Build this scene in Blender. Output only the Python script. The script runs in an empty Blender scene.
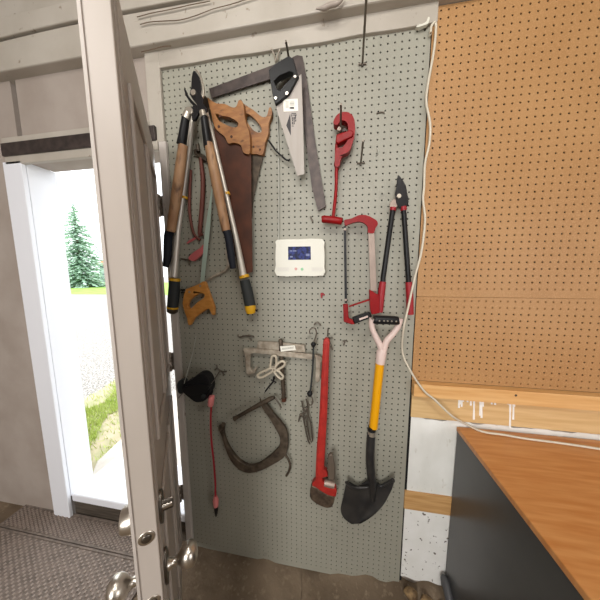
import bpy, bmesh, math, random
import numpy as np
from mathutils import Vector, Matrix
from mathutils.geometry import tessellate_polygon
random.seed(7); rng = np.random.default_rng(7)
scn = bpy.context.scene
col = scn.collection

# ------------------------------------------------------------------ camera
FPX = 228.0; HC = 1.55; DC = 0.9976373553893912
RM = np.array([[0.986871201070795, 0.002366242575887071, 0.16149189884684192],
               [0.016762497432163726, 0.9929922412482705, -0.1169847319122173],
               [-0.16063701683274398, 0.11815587042889028, 0.9799157816395591]])
cd = bpy.data.cameras.new('camera'); cam = bpy.data.objects.new('camera', cd); col.objects.link(cam)
cd.sensor_width = 36; cd.lens = FPX / 600 * 36; cd.clip_start = .02; cd.clip_end = 500
S = np.array([[1, 0, 0], [0, 0, 1], [0, -1, 0]], float)          # (right, down, depth) -> (X, Y, Z)
ax = [S @ RM[i] for i in range(3)]
m3 = Matrix([[ax[0][i], -ax[1][i], -ax[2][i]] for i in range(3)])
cam.matrix_world = Matrix.Translation((0, -DC, HC)) @ m3.to_4x4()
scn.camera = cam

def ray(x, y): return RM.T @ np.array([(x - 300) / FPX, (y - 300) / FPX, 1.0])
def P(x, y, off=0.0):
    """point standing `off` metres in front of the pegboard plane"""
    r = ray(x, y); k = (DC - off) / r[2]
    return Vector((r[0] * k, -off, HC - r[1] * k))
def G(x, y, z):
    r = ray(x, y); k = (HC - z) / r[1]
    return Vector((r[0] * k, r[2] * k - DC, z))
def depth(p):
    v = np.array([p[0], HC - p[2], DC + p[1]]); return float(RM[2] @ v)
def K(x0, y0, s, pts): return [(x0 + a / s, y0 + b / s) for a, b in pts]

# ------------------------------------------------------------------ materials
def lin(c):
    c = c / 255.0
    return c / 12.92 if c <= .04045 else ((c + .055) / 1.055) ** 2.4
def rgb(r, g, b): return (lin(r), lin(g), lin(b), 1)
M = {}
def mat(name, c, rough=.5, metal=0., c2=None, scale=20., stretch=(1, 1, 1), lo=.35, hi=.65, bump=0., bscale=None, detail=4., spec=None, c3=None, s3=60., t3=(.62, .7)):
    m = bpy.data.materials.new(name); m.use_nodes = True; nt = m.node_tree; b = nt.nodes['Principled BSDF']
    b.inputs['Base Color'].default_value = rgb(*c); b.inputs['Roughness'].default_value = rough; b.inputs['Metallic'].default_value = metal
    if spec is not None: b.inputs['Specular IOR Level'].default_value = spec
    if c2 or bump or c3:
        tc = nt.nodes.new('ShaderNodeTexCoord'); mp = nt.nodes.new('ShaderNodeMapping'); mp.inputs['Scale'].default_value = stretch
        nt.links.new(tc.outputs['Object'], mp.inputs['Vector'])
        def noise(sc):
            n = nt.nodes.new('ShaderNodeTexNoise'); n.inputs['Scale'].default_value = sc; n.inputs['Detail'].default_value = detail
            nt.links.new(mp.outputs['Vector'], n.inputs['Vector']); return n
        cur = None
        if c2:
            n = noise(scale); rp = nt.nodes.new('ShaderNodeValToRGB'); e = rp.color_ramp.elements
            e[0].position = lo; e[1].position = hi; e[0].color = rgb(*c); e[1].color = rgb(*c2)
            nt.links.new(n.outputs['Fac'], rp.inputs['Fac']); cur = rp.outputs['Color']
        if c3:
            n = noise(s3); mr = nt.nodes.new('ShaderNodeMapRange'); mr.inputs['From Min'].default_value = t3[0]; mr.inputs['From Max'].default_value = t3[1]
            nt.links.new(n.outputs['Fac'], mr.inputs['Value'])
            mx = nt.nodes.new('ShaderNodeMix'); mx.data_type = 'RGBA'
            nt.links.new(mr.outputs['Result'], mx.inputs['Factor'])
            if cur: nt.links.new(cur, mx.inputs['A'])
            else: mx.inputs['A'].default_value = rgb(*c)
            mx.inputs['B'].default_value = rgb(*c3); cur = mx.outputs['Result']
        if cur: nt.links.new(cur, b.inputs['Base Color'])
        if bump:
            n = noise(bscale or scale); bp = nt.nodes.new('ShaderNodeBump'); bp.inputs['Strength'].default_value = bump; bp.inputs['Distance'].default_value = .01
            nt.links.new(n.outputs['Fac'], bp.inputs['Height']); nt.links.new(bp.outputs['Normal'], b.inputs['Normal'])
    M[name] = m; return m
mat('grey_board', (155, 153, 140), .5, c2=(149, 147, 134), scale=3, c3=(132, 130, 118), s3=14, t3=(.66, .75))
mat('brown_board', (173, 131, 84), .5, c2=(165, 122, 75), scale=4, c3=(183, 141, 95), s3=240, t3=(.5, .7))
mat('shade_black', (14, 12, 11), .95)  # near-black colour that paints the shade behind boards and seam
mat('furring', (176, 132, 86), .8)
mat('white_paint', (182, 175, 164), .55, c2=(170, 162, 150), scale=5, c3=(128, 112, 94), s3=28, t3=(.68, .76), bump=.25, bscale=16)
mat('wall_paint', (168, 157, 148), .7, c2=(156, 144, 134), scale=5, bump=.2, bscale=14)
mat('old_white', (196, 188, 181), .6, c2=(180, 171, 162), scale=7, c3=(120, 100, 84), s3=34, t3=(.67, .74), bump=.3, bscale=30, stretch=(1, 1, .3))
mat('block_white', (236, 235, 232), .7, c2=(226, 225, 220), scale=9, c3=(96, 86, 78), s3=48, t3=(.635, .67), bump=.2, bscale=30)
mat('smear_white', (236, 236, 232), .7, c2=(222, 222, 216), scale=9, stretch=(1, 1, .5), c3=(186, 180, 166), s3=26, t3=(.62, .72), bump=.25, bscale=25)
mat('strip_wood', (220, 176, 118), .5, c2=(206, 156, 96), scale=9, stretch=(.5, 2, 8))
mat('board_wood', (214, 182, 132), .55, c2=(200, 164, 112), scale=9, stretch=(.5, 2, 8))
mat('rail_wood', (204, 162, 108), .55, c2=(184, 138, 84), scale=10, stretch=(.6, 2, 9))
mat('white_drip', (240, 240, 236), .5)
mat('crack', (88, 72, 56), .9)
mat('door_white', (182, 172, 163), .42, c2=(173, 163, 153), scale=6, c3=(150, 136, 124), s3=40, t3=(.7, .78), stretch=(1, 1, .4))
mat('door_face', (182, 172, 163), .42, c2=(173, 163, 153), scale=8, stretch=(3, 3, .3))
mat('hinge_metal', (120, 108, 96), .4, .8, c2=(170, 160, 150), scale=80)
mat('nickel', (210, 203, 192), .3, 1.0)
mat('dark_nickel', (120, 114, 106), .35, 1.0)
mat('concrete', (132, 115, 95), .9, c2=(94, 79, 62), scale=5, lo=.3, hi=.7, bump=.6, bscale=30, c3=(140, 124, 103), s3=40, t3=(.56, .74))
mat('rubble', (150, 124, 88), .9, c2=(88, 66, 44), scale=26, lo=.4, hi=.6, bump=.8, bscale=50)
mat('mat_rubber', (134, 121, 111), .8, c2=(108, 98, 90), scale=40)
mat('mat_nub', (152, 138, 128), .7)
mat('sill_white', (232, 234, 240), .4)
mat('sill_wood', (84, 74, 62), .8, c2=(58, 50, 42), scale=30, stretch=(.3, 1, 4))
mat('stoop', (214, 208, 200), .9, c2=(196, 190, 180), scale=12)
mat('gravel', (190, 186, 181), .95, c2=(118, 114, 110), scale=55, lo=.42, hi=.58, bump=.4, bscale=60, detail=8)
mat('soil', (188, 176, 152), .95, c2=(164, 164, 128), scale=6, lo=.4, hi=.6)
mat('grass', (176, 198, 96), .6, c2=(196, 206, 124), scale=3)
mat('lawn', (128, 168, 66), .9, c2=(150, 186, 84), scale=2)
mat('spruce', (190, 216, 194), .8, c2=(164, 196, 172), scale=4)  # foliage colour paled to carry the haze and overexposure
mat('bark', (84, 68, 54), .9)
mat('house_wall', (96, 104, 118), .8)
mat('house_roof', (196, 118, 70), .8)
mat('counter_wood', (206, 148, 90), .4, c2=(190, 126, 68), scale=5, stretch=(1.2, 12, 1))
mat('cab_black', (58, 58, 58), .32, c2=(66, 66, 66), scale=5)
mat('rubber_dark', (74, 74, 76), .5)
mat('cord_white', (206, 198, 180), .5)
mat('cable_grey', (168, 168, 158), .5)
mat('black_plastic', (26, 26, 27), .4, spec=.25)
mat('black_soft', (22, 22, 24), .6, spec=.25)
mat('dark_steel', (62, 55, 53), .45, .5, c2=(82, 72, 68), scale=30, stretch=(1, 1, 1))
mat('blade_black', (34, 33, 34), .35, .3, spec=.25)
mat('steel', (160, 143, 132), .42, .5, c2=(148, 132, 122), scale=20)
mat('saw_steel', (164, 157, 150), .45, .15, c2=(152, 144, 136), scale=20, stretch=(1, 1, .1))
mat('alu', (204, 198, 187), .42, .5)
mat('rust_steel', (92, 52, 34), .6, .25, c2=(64, 36, 24), scale=16, lo=.3, hi=.7)
mat('iron', (96, 84, 70), .6, .4, c2=(60, 50, 40), scale=30)
mat('clamp_metal', (184, 174, 158), .45, .2, c2=(140, 128, 112), scale=35)
mat('saw_wood', (164, 114, 64), .5, c2=(134, 86, 44), scale=18, stretch=(1, 1, 3), c3=(88, 52, 28), s3=24, t3=(.56, .74))
mat('pale_wood', (200, 140, 68), .5, c2=(178, 116, 48), scale=22, stretch=(1, 1, 3))
mat('handle_wood', (184, 146, 110), .55, c2=(156, 116, 82), scale=22, stretch=(1, 1, .3), c3=(96, 68, 48), s3=36, t3=(.54, .72))
mat('grip_navy', (28, 31, 40), .6, spec=.25)
mat('grip_grey', (48, 51, 51), .6, spec=.25)
mat('yellow', (216, 164, 26), .4)
mat('yellow_shaft', (226, 160, 12), .3)
mat('red', (146, 12, 17), .4, c2=(128, 8, 13), scale=20, spec=.25)
mat('red_wrench', (178, 44, 36), .45, c2=(150, 32, 27), scale=26)
mat('red_grip', (150, 22, 33), .5)
mat('pink_grip', (186, 96, 96), .5)
mat('pink_white', (212, 190, 182), .45)
mat('pink_plug', (220, 130, 128), .5)
mat('cord_red', (160, 30, 44), .5)
mat('rod_red', (110, 62, 52), .6, .3)
mat('mint', (186, 206, 194), .35, .4)
mat('offwhite', (216, 214, 201), .4)
mat('grille', (206, 202, 196), .6)
mat('sticker', (236, 234, 222), .5)
mat('ink', (46, 42, 46), .6)
mat('ink_pale', (150, 148, 142), .6)
mat('led_red', (206, 150, 142), .4)
mat('led_green', (130, 190, 140), .4)
mat('hook_wire', (112, 104, 94), .4, .7)
mat('cream_metal', (200, 190, 170), .45, .3)
mat('bright_wire', (196, 188, 174), .3, .8)
mat('wrench_dark', (74, 62, 54), .5, .6, c2=(110, 94, 78), scale=40)
mat('wrench_shank', (128, 116, 104), .45, .7)
mat('shovel_black', (42, 42, 43), .38, .3, c2=(62, 60, 58), scale=14)
def screen_mat():
    m = bpy.data.materials.new('screen'); m.use_nodes = True; nt = m.node_tree; b = nt.nodes['Principled BSDF']
    tc = nt.nodes.new('ShaderNodeTexCoord'); n = nt.nodes.new('ShaderNodeTexNoise'); n.inputs['Scale'].default_value = 60
    rp = nt.nodes.new('ShaderNodeValToRGB'); rp.color_ramp.elements[0].color = rgb(74, 76, 92); rp.color_ramp.elements[1].color = rgb(92, 100, 168)
    rp.color_ramp.elements[0].position = .42; rp.color_ramp.elements[1].position = .6
    nt.links.new(tc.outputs['Object'], n.inputs['Vector']); nt.links.new(n.outputs['Fac'], rp.inputs['Fac'])
    nt.links.new(rp.outputs['Color'], b.inputs['Emission Color']); b.inputs['Emission Strength'].default_value = .5
    b.inputs['Base Color'].default_value = rgb(20, 22, 40); b.inputs['Roughness'].default_value = .6; b.inputs['Specular IOR Level'].default_value = .05
    M['screen'] = m
screen_mat()
m = bpy.data.materials.new('screen_mark'); m.use_nodes = True
m.node_tree.nodes['Principled BSDF'].inputs['Emission Color'].default_value = rgb(128, 136, 176); m.node_tree.nodes['Principled BSDF'].inputs['Emission Strength'].default_value = .55
m.node_tree.nodes['Principled BSDF'].inputs['Base Color'].default_value = rgb(60, 66, 96); M['screen_mark'] = m

# ------------------------------------------------------------------ object helpers
ORG = {}
def tag(o, label=None, cat=None, group=None, kind=None):
    if label: o['label'] = label
    if cat: o['category'] = cat
    if group: o['group'] = group
    if kind: o['kind'] = kind
    return o
def thing(name, label, cat, loc, group=None):
    o = bpy.data.objects.new(name, None); col.objects.link(o); o.empty_display_size = .02
    o.location = loc; ORG[o] = Vector(loc); tag(o, label, cat, group); return o
def obj(name, vs, fs, material, parent=None, smooth=None, bevel=0., seg=2):
    org = ORG[parent] if parent else None
    if org is None:
        org = Vector((0, 0, 0))
    me = bpy.data.meshes.new(name)
    me.from_pydata([tuple(Vector(v) - org) for v in vs], [], fs)
    bm = bmesh.new(); bm.from_mesh(me); bmesh.ops.recalc_face_normals(bm, faces=bm.faces); bm.to_mesh(me); bm.free()
    me.materials.append(M[material])
    o = bpy.data.objects.new(name, me); col.objects.link(o)
    if parent: o.parent = parent; ORG[o] = org
    if smooth is not None:
        for p in me.polygons: p.use_smooth = True
        me.set_sharp_from_angle(angle=math.radians(smooth))
    if bevel:
        b = o.modifiers.new('bevel', 'BEVEL'); b.width = bevel; b.segments = seg; b.limit_method = 'ANGLE'; b.angle_limit = math.radians(50)
    return o
def settle(o):
    """move the origin of a top-level mesh to its own middle"""
    me = o.data; c = sum((v.co for v in me.vertices), Vector()) / len(me.vertices)
    me.transform(Matrix.Translation(-c)); o.location = c; return o
class MB:
    def __init__(s): s.v = []; s.f = []
    def add(s, vs, fs):
        n = len(s.v); s.v += [tuple(v) for v in vs]; s.f += [tuple(i + n for i in f) for f in fs]; return s
    def box(s, x0, x1, y0, y1, z0, z1):
        return s.add([(x, y, z) for z in (z0, z1) for y in (y0, y1) for x in (x0, x1)],
                     [(0, 1, 3, 2), (4, 6, 7, 5), (0, 4, 5, 1), (2, 3, 7, 6), (0, 2, 6, 4), (1, 5, 7, 3)])
    def build(s, name, material, parent=None, **k): return obj(name, s.v, s.f, material, parent, **k)
def cr(pts, n=4, closed=False):
    pts = [np.array(p, float) for p in pts]; N = len(pts); out = []
    rng_ = range(N if closed else N - 1)
    for i in rng_:
        p1, p2 = pts[i], pts[(i + 1) % N]
        p0 = pts[(i - 1) % N] if closed or i > 0 else 2 * p1 - p2
        p3 = pts[(i + 2) % N] if closed or i + 2 < N else 2 * p2 - p1
        for k in range(n):
            t = k / n
            out.append(.5 * (2 * p1 + (p2 - p0) * t + (2 * p0 - 5 * p1 + 4 * p2 - p3) * t * t + (3 * p1 - p0 - 3 * p2 + p3) * t ** 3))
    if not closed: out.append(pts[-1])
    return out
def tube_geo(pts, rad, n=10, closed=False, flat=1.0, cap=True):
    """pts world points, rad list; swept circle. flat squashes it along Y"""
    pts = [Vector(p) for p in pts]; N = len(pts); vs = []; fs = []; up = None
    for i in range(N):
        a = pts[(i - 1) % N] if closed or i > 0 else pts[i]; b = pts[(i + 1) % N] if closed or i < N - 1 else pts[i]
        t = (b - a).normalized()
        if up is None:
            up = Vector((0, -1, 0)) if abs(t.y) < .9 else Vector((1, 0, 0))
        up = (up - t * up.dot(t)).normalized(); s = t.cross(up)
        for k in range(n):
            an = 2 * math.pi * k / n
            vs.append(pts[i] + (s * math.cos(an) + up * math.sin(an) * flat) * rad[i])
    for i in range(N if closed else N - 1):
        j = (i + 1) % N
        for k in range(n):
            l = (k + 1) % n; fs.append((i * n + k, i * n + l, j * n + l, j * n + k))
    if not closed and cap:
        fs.append(tuple(range(n - 1, -1, -1))); fs.append(tuple((N - 1) * n + k for k in range(n)))
    return vs, fs
def tube(name, px, r, material, parent=None, off=.02, offs=None, n=10, closed=False, sm=0, flat=1.0, bevel=0.):
    """px: picture points resolved on planes standing off the board; r in picture units (one value or list)"""
    if offs is None: offs = [off] * len(px)
    rs = r if isinstance(r, (list, tuple)) else [r] * len(px)
    d = [(p[0], p[1], o, q) for p, o, q in zip(px, offs, rs)]
    if sm: d = cr(d, sm, closed)
    W = [P(a[0], a[1], a[2]) for a in d]; R = [a[3] * depth(w) / FPX for a, w in zip(d, W)]
    vs, fs = tube_geo(W, R, n, closed, flat)
    return obj(name, vs, fs, material, parent, smooth=50, bevel=bevel)
def wtube(name, pts, r, material, parent=None, n=10, sm=0, closed=False, flat=1.0):
    rs = r if isinstance(r, (list, tuple)) else [r] * len(pts)
    d = [tuple(p) + (q,) for p, q in zip(pts, rs)]
    if sm: d = cr(d, sm, closed)
    vs, fs = tube_geo([Vector(a[:3]) for a in d], [a[3] for a in d], n, closed, flat)
    return obj(name, vs, fs, material, parent, smooth=50)
def slab_geo(loops, y_front, th):
    """loops of (X, Z); first is outer, others holes"""
    flat = [(Vector((p[0], p[1], 0))) for l in loops for p in l]
    tri = tessellate_polygon([[Vector((p[0], p[1], 0)) for p in l] for l in loops])
    n = len(flat); vs = [(p.x, y_front, p.y) for p in flat] + [(p.x, y_front + th, p.y) for p in flat]
    fs = [tuple(t) for t in tri] + [tuple(i + n for i in reversed(t)) for t in tri]
    k = 0
    for l in loops:
        L = len(l)
        for i in range(L): a, b = k + i, k + (i + 1) % L; fs.append((a, b, b + n, a + n))
        k += L
    return vs, fs
def slab(name, px, material, parent=None, off=.03, th=.01, holes=(), sm=0, bevel=.0012):
    """solid plate whose front face stands `off` metres in front of the board"""
    ls = []
    for l in [px] + list(holes):
        if sm: l = cr(l, sm, True)
        ls.append([(P(a[0], a[1], off).x, P(a[0], a[1], off).z) for a in l])
    vs, fs = slab_geo(ls, -off, th)
    return obj(name, vs, fs, material, parent, smooth=45, bevel=bevel)
def disc(name, c, r, material, parent=None, off=.03, th=.004, n=20, axis=None):
    """round button on a plane parallel to the board; r in picture units"""
    w = P(c[0], c[1], off); R = r * depth(w) / FPX
    loop = [(w.x + R * math.cos(2 * math.pi * i / n), w.z + R * math.sin(2 * math.pi * i / n)) for i in range(n)]
    vs, fs = slab_geo([loop], -off, th)
    return obj(name, vs, fs, material, parent, smooth=45, bevel=min(.0012, R * .25))
def lathe(name, base, axis, prof, material, parent=None, n=24, squash=None):
    """prof: (distance along the axis, radius)"""
    axis = Vector(axis).normalized(); u = axis.orthogonal().normalized()
    if abs(axis.z) < .9: u = Vector((0, 0, 1))
    v = axis.cross(u); vs = []; fs = []
    for t, r in prof:
        for k in range(n):
            a = 2 * math.pi * k / n
            vs.append(Vector(base) + axis * t + u * math.cos(a) * r * (squash or 1) + v * math.sin(a) * r)
    for i in range(len(prof) - 1):
        for k in range(n): l = (k + 1) % n; fs.append((i * n + k, i * n + l, (i + 1) * n + l, (i + 1) * n + k))
    fs.append(tuple(range(n - 1, -1, -1))); fs.append(tuple((len(prof) - 1) * n + k for k in range(n)))
    return obj(name, vs, fs, material, parent, smooth=50)
def struct(o, label=None):
    o['kind'] = 'structure'
    if label: o['label'] = label
    return o

# ------------------------------------------------------------------ room shell
XL, XR, YB, ZC = -2.7, 2.2, -4.6, 2.95
D0, D1, DT = -1.58, -.795, 2.115            # doorway
w = MB(); w.box(D1, XR, .022, .12, 0, ZC); w.box(D0, D1, .0, .12, DT, ZC); w.box(XL, D0 - .032, 0, .12, 0, ZC)
struct(w.build('wall_front', 'wall_paint'), 'painted front wall behind the pegboards and around the doorway')
struct(MB().box(XL - .1, XL, YB, .12, 0, ZC).build('wall_left', 'wall_paint'), 'painted side wall left of the doorway')
struct(MB().box(XR, XR + .1, YB, .12, 0, ZC).build('wall_right', 'wall_paint'), 'painted side wall right of the black cabinet')
struct(MB().box(XL - .1, XR + .1, YB - .1, YB, 0, ZC).build('wall_back', 'wall_paint'), 'painted back wall of the workshop')
struct(MB().box(XL - .6, XR + .4, YB - .1, .22, ZC, ZC + .1).build('ceiling', 'wall_paint'), 'painted ceiling above the workshop')
# floor: worn slab, lumpy where it meets the board
def floor():
    nx, ny = 150, 90; vs = []; fs = []
    xs = np.linspace(XL, XR, nx)
    ys = np.concatenate([np.linspace(YB, -.8, 18), np.linspace(-.76, .02, ny - 18)])
    for y in ys:
        for x in xs:
            b = .012 * math.sin(x * 9 + 1) * math.sin(y * 7) + .006 * math.sin(x * 31 + y * 23)
            rise = max(0, 1 + y / .16)
            z = .0 + (.6 * b if y > -1.2 else 0) + rise ** 2 * (.02 + .012 * math.sin(x * 14) + .006 * math.sin(x * 37 + 2))
            z += rise * .045 * min(1, max(0, (x + .05) / .3)) * (1 + .25 * math.sin(x * 45))
            if x < -.74 : z = min(z, .03)
            vs.append((x, y, min(z, .1)))
    for j in range(len(ys) - 1):
        for i in range(nx - 1): a = j * nx + i; fs.append((a, a + 1, a + nx + 1, a + nx))
    n = len(vs); 
    vs += [(XL, YB, -.15), (XR, YB, -.15), (XR, .02, -.15), (XL, .02, -.15)]
    fs.append((n, n + 1, n + 2, n + 3))
    o = obj('floor', vs, fs, 'concrete', smooth=60); return struct(o, 'dirty worn concrete floor below the pegboard')
floor()
ck = wtube('trim_9', [(-.16, -.012, .035), (-.145, -.1, .012), (-.17, -.2, .006), (-.15, -.32, .006)], .0022, 'crack', n=5, sm=4, flat=.4); struct(ck, 'thin dark crack in the concrete floor')

# beam, trims above the boards
def wavy(name, x0, x1, z0f, z1f, y0, y1, material, n=60, bevel=.003):
    vs = []; fs = []
    for i in range(n + 1):
        x = x0 + (x1 - x0) * i / n
        vs += [(x, y0, z0f(x)), (x, y0, z1f(x)), (x, y1, z1f(x)), (x, y1, z0f(x))]
    for i in range(n):
        a = i * 4
        for k in range(4): fs.append((a + k, a + (k + 1) % 4, a + 4 + (k + 1) % 4, a + 4 + k))
    fs.append((0, 1, 2, 3)); fs.append((n * 4 + 3, n * 4 + 2, n * 4 + 1, n * 4))
    return obj(name, vs, fs, material, bevel=bevel)
struct(wavy('trim_1', -.835, .335, lambda x: 2.430 + .0015 * math.sin(x * 9) + .0015 * math.sin(x * 23), lambda x: 2.497, -.014, .021, 'white_paint'), 'cream painted board along the top of the grey pegboard')
struct(wavy('trim_2', XL, XR, lambda x: 2.494, lambda x: 2.615 + .006 * math.sin(x * 4) , -.05, .02, 'white_paint', bevel=.006), 'thick cream painted beam above the pegboards')
struct(wavy('trim_3', XL, XR, lambda x: 2.622 + .006 * math.sin(x * 4), lambda x: 2.70, -.058, .02, 'white_paint', bevel=.004), 'upper cream painted plank with cracks above the beam')
struct(MB().box(XL, XR, -.03, .02, 2.71, 2.94).build('trim_4', 'white_paint', bevel=.004), 'top cream painted plank under the ceiling')
for pts in ([(140, 24.5), (150, 22), (165, 21), (180, 20), (196, 15.5), (213, 9), (232, 4), (262, -6)], [(137, 17), (152, 13), (170, 9.5), (190, 5), (210, 1)], [(141, 52), (152, 49.5), (163, 46.5), (171, 46)]):
    o = tube('trim_5', pts, .55, 'crack', off=.0595 if pts[0][1] < 40 else .0505, sm=4, n=6, flat=.5); struct(o, 'dark crack running along the cream beam')
# casing left of the grey board and the head of the doorway
struct(MB().box(-.842, -.773, -.016, -.0005, 2.135, 2.495).build('trim_6', 'white_paint', bevel=.003), 'cream upright board between door top and grey pegboard')
struct(MB().box(-.802, -.791, -.018, .10, .06, 2.135).box(-.795, -.766, -.018, -.0006, .06, 2.135).build('trim_7', 'old_white', bevel=.003), 'worn white door jamb strip beside the grey pegboard')
hd = MB(); hd.box(D0 - .1, D1 - .01, -.02, 0, DT - .015, 2.142)
struct(hd.build('trim_8', 'white_paint', bevel=.003), 'white head casing over the doorway')
struct(MB().box(D0 - .1, D1 - .012, -.03, 0, 2.138, 2.198).build('trim_10', 'dark_steel', bevel=.003), 'dark strip above the doorway head casing')
struct(MB().box(D0 - .1, D1 - .045, -.024, 0, 2.20, 2.225).build('trim_13', 'white_paint', bevel=.003), 'white moulding above the dark strip over the doorway')
struct(MB().box(D0 - .03, D0, .0, .13, .2, DT).box(D0 - .12, D0 - .001, -.02, -.001, .0, DT).build('trim_11', 'sill_white', bevel=.003), 'bright white left jamb of the doorway')
struct(MB().box(D0, D1, .0, .30, .165, .215).build('trim_12', 'sill_white', bevel=.008, seg=3), 'white threshold sill of the doorway')
struct(MB().box(D0, D1, .012, .12, .0, .165).build('trim_14', 'sill_wood'), 'dark wooden riser under the white threshold')

# wall layers right of the grey board
struct(MB().box(.326, XR, -.004, .022, .925, 1.09).build('trim_15', 'board_wood'), 'pale wooden board with white drips above the cabinet')
struct(MB().box(.322, XR, -.036, -.002, 1.036, 1.092).build('trim_16', 'strip_wood', bevel=.002), 'proud wooden ledge strip under the brown pegboard')
disc_k = disc('trim_knot', (516, 395.5), 1.2, 'crack', off=.0365, th=.001); disc_k.name = 'trim_17'; struct(disc_k, 'dark screw hole in the wooden ledge strip')
def ragged(name, x0, x1, z0f, z1f, y0, y1, m): return wavy(name, x0, x1, z0f, z1f, y0, y1, m, n=90, bevel=.0)
struct(ragged('trim_18', .33, XR, lambda x: .556, lambda x: .918 + .004 * math.sin(x * 40) + .003 * math.sin(x * 93), .004, .022, 'smear_white'), 'white painted upper wall patch beside the black cabinet')
struct(MB().box(.32, XR, -.004, .022, .47, .56).build('trim_19', 'rail_wood', bevel=.002), 'bare wooden batten across the white wall')
struct(ragged('trim_20', .325, XR, lambda x: .095 + .006 * math.sin(x * 60), lambda x: .472, .002, .022, 'block_white'), 'speckled white lower wall patch beside the black cabinet')
struct(MB().box(.302, .33, .0055, .022, .02, 2.46).build('trim_21', 'shade_black'), 'stud behind the pegboard seam, coloured black as a shaded gap')  # stud painted black so the seam reads as a shaded gap
# drips of white paint on the pale board
mb = MB()
for a, z in [(275, 205), (280, 190), (287, 200), (293, 178), (300, 165), (312, 180), (318, 172), (326, 195), (339, 255), (346, 170), (366, 238), (372, 248), (378, 200), (383, 165), (402, 180), (416, 190), (424, 176), (430, 192), (446, 168), (486, 190), (494, 290), (508, 255), (512, 200), (520, 175)]:
    x = 395 + a / 4.2857; y0 = 360 + (148 + (a - 275) * .13) / 4.2857; y1 = 360 + z / 4.2857
    pts = [P(x, y0, .0045), P(x - .15, (y0 + y1) / 2, .0045), P(x - .3, y1, .0045)]
    mb.add(*tube_geo(pts, [.0046, .0030, .0040], 8, flat=.35))
tr = mb.build('trim_22', 'white_drip', smooth=60); struct(tr, 'white paint drips on the pale wooden board')
# rubble of broken concrete at the wall foot
def rock(name, c, r, sc, seed):
    bm = bmesh.new(); bmesh.ops.create_icosphere(bm, subdivisions=3, radius=1); rr = np.random.default_rng(seed); d = rr.normal(size=(9, 3)); h = rr.uniform(.45, .9, 9)
    d /= np.linalg.norm(d, axis=1)[:, None]
    vs = []
    for v in bm.verts:
        p = np.array(v.co)
        for k in range(9):
            e = p @ d[k] - h[k]
            if e > 0: p = p - d[k] * e * .85
        vs.append((c[0] + p[0] * r * sc[0], c[1] + p[1] * r * sc[1], c[2] + p[2] * r * sc[2]))
    fs = [tuple(v.index for v in f.verts) for f in bm.faces]; bm.free()
    return obj(name, vs, fs, 'rubble', smooth=35)
for i, (x, y, z, r, lab) in enumerate([(.362, -.038, .06, .036, 'broken brown stone at wall foot nearest the grey pegboard'), (.425, -.04, .055, .034, 'broken tan stone in the middle under the white wall'), (.481, -.04, .05, .027, 'broken tan stone touching the black cabinet'), (.40, -.115, .03, .04, 'flat broken stone on floor in front of others')]):
    o = settle(rock('rubble_stone', (x, y, z), r, (1, .8, .75), i)); tag(o, lab, 'stone', 'broken stones at the wall foot')

# ------------------------------------------------------------------ pegboards (real holes)
def perforated(name, x0, x1, z0, z1, px, pz, material, label, th=.003, r=.0034):
    p = .0254
    i0 = math.ceil((x0 / p) - px + .35); i1 = math.floor((x1 / p) - px - .35)
    j0 = math.ceil((z0 / p) - pz + .35); j1 = math.floor((z1 / p) - pz - .35)
    vs = []; fs = []; idx = {}
    def V(x, y, z):
        k = (round(x * 2e4), round(y * 2e4), round(z * 2e4))
        if k not in idx: idx[k] = len(vs); vs.append((x, y, z))
        return idx[k]
    h = p / 2; sq = [(h, 0), (h, h), (0, h), (-h, h), (-h, 0), (-h, -h), (0, -h), (h, -h)]
    oc = [(r * math.cos(math.pi / 4 * k), r * math.sin(math.pi / 4 * k)) for k in range(8)]
    for i in range(i0, i1 + 1):
        cx = (i + px) * p
        for j in range(j0, j1 + 1):
            cz = (j + pz) * p
            s = [V(cx + a, 0, cz + b) for a, b in sq]; f = [V(cx + a, 0, cz + b) for a, b in oc]; g = [V(cx + a, th, cz + b) for a, b in oc]
            for k in range(8):
                l = (k + 1) % 8
                fs.append((s[k], f[k], f[l], s[l])); fs.append((f[k], g[k], g[l], f[l]))
    # border out to the sheet edge and its thickness
    gx0, gx1 = (i0 + px) * p - h, (i1 + px) * p + h; gz0, gz1 = (j0 + pz) * p - h, (j1 + pz) * p + h
    for a, b, c, d in ((x0, gx0, z0, z1), (gx1, x1, z0, z1), (gx0, gx1, z0, gz0), (gx0, gx1, gz1, z1)):
        if b - a > 1e-5 and d - c > 1e-5:
            n = len(vs); vs.extend([(a, 0, c), (b, 0, c), (b, 0, d), (a, 0, d)]); fs.append((n, n + 1, n + 2, n + 3))
    n = len(vs); e = 1e-4
    vs.extend([(x0, e, z0), (x1, e, z0), (x1, e, z1), (x0, e, z1), (x0, th, z0), (x1, th, z0), (x1, th, z1), (x0, th, z1)])
    for k in range(4): fs.append((n + k, n + (k + 1) % 4, n + 4 + (k + 1) % 4, n + 4 + k))
    me = bpy.data.meshes.new(name); me.from_pydata([(a, b, c) for a, b, c in vs], [], fs); me.materials.append(M[material])
    o = bpy.data.objects.new(name, me); col.objects.link(o); settle(o); tag(o, label, 'pegboard'); return o
perforated('pegboard', -.79, .3185, .028, 2.456, .715, .39, 'grey_board', 'tall grey painted pegboard sheet holding all the hanging tools')
perforated('pegboard', .3225, 1.55, 1.4535, 2.492, .72, .5, 'brown_board', 'large unpainted brown pegboard sheet on the right, upper of two')
perforated('pegboard', .3225, 1.55, 1.0925, 1.4515, .74, .6, 'brown_board', 'short unpainted brown pegboard sheet above the wooden ledge strip')
struct(MB().box(-.79, .30, .0065, .021, .03, 2.45).build('trim_23', 'shade_black'), 'black sheet standing in for shade behind the grey pegboard')  # solid black backing, shade in the holes comes from its colour
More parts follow.
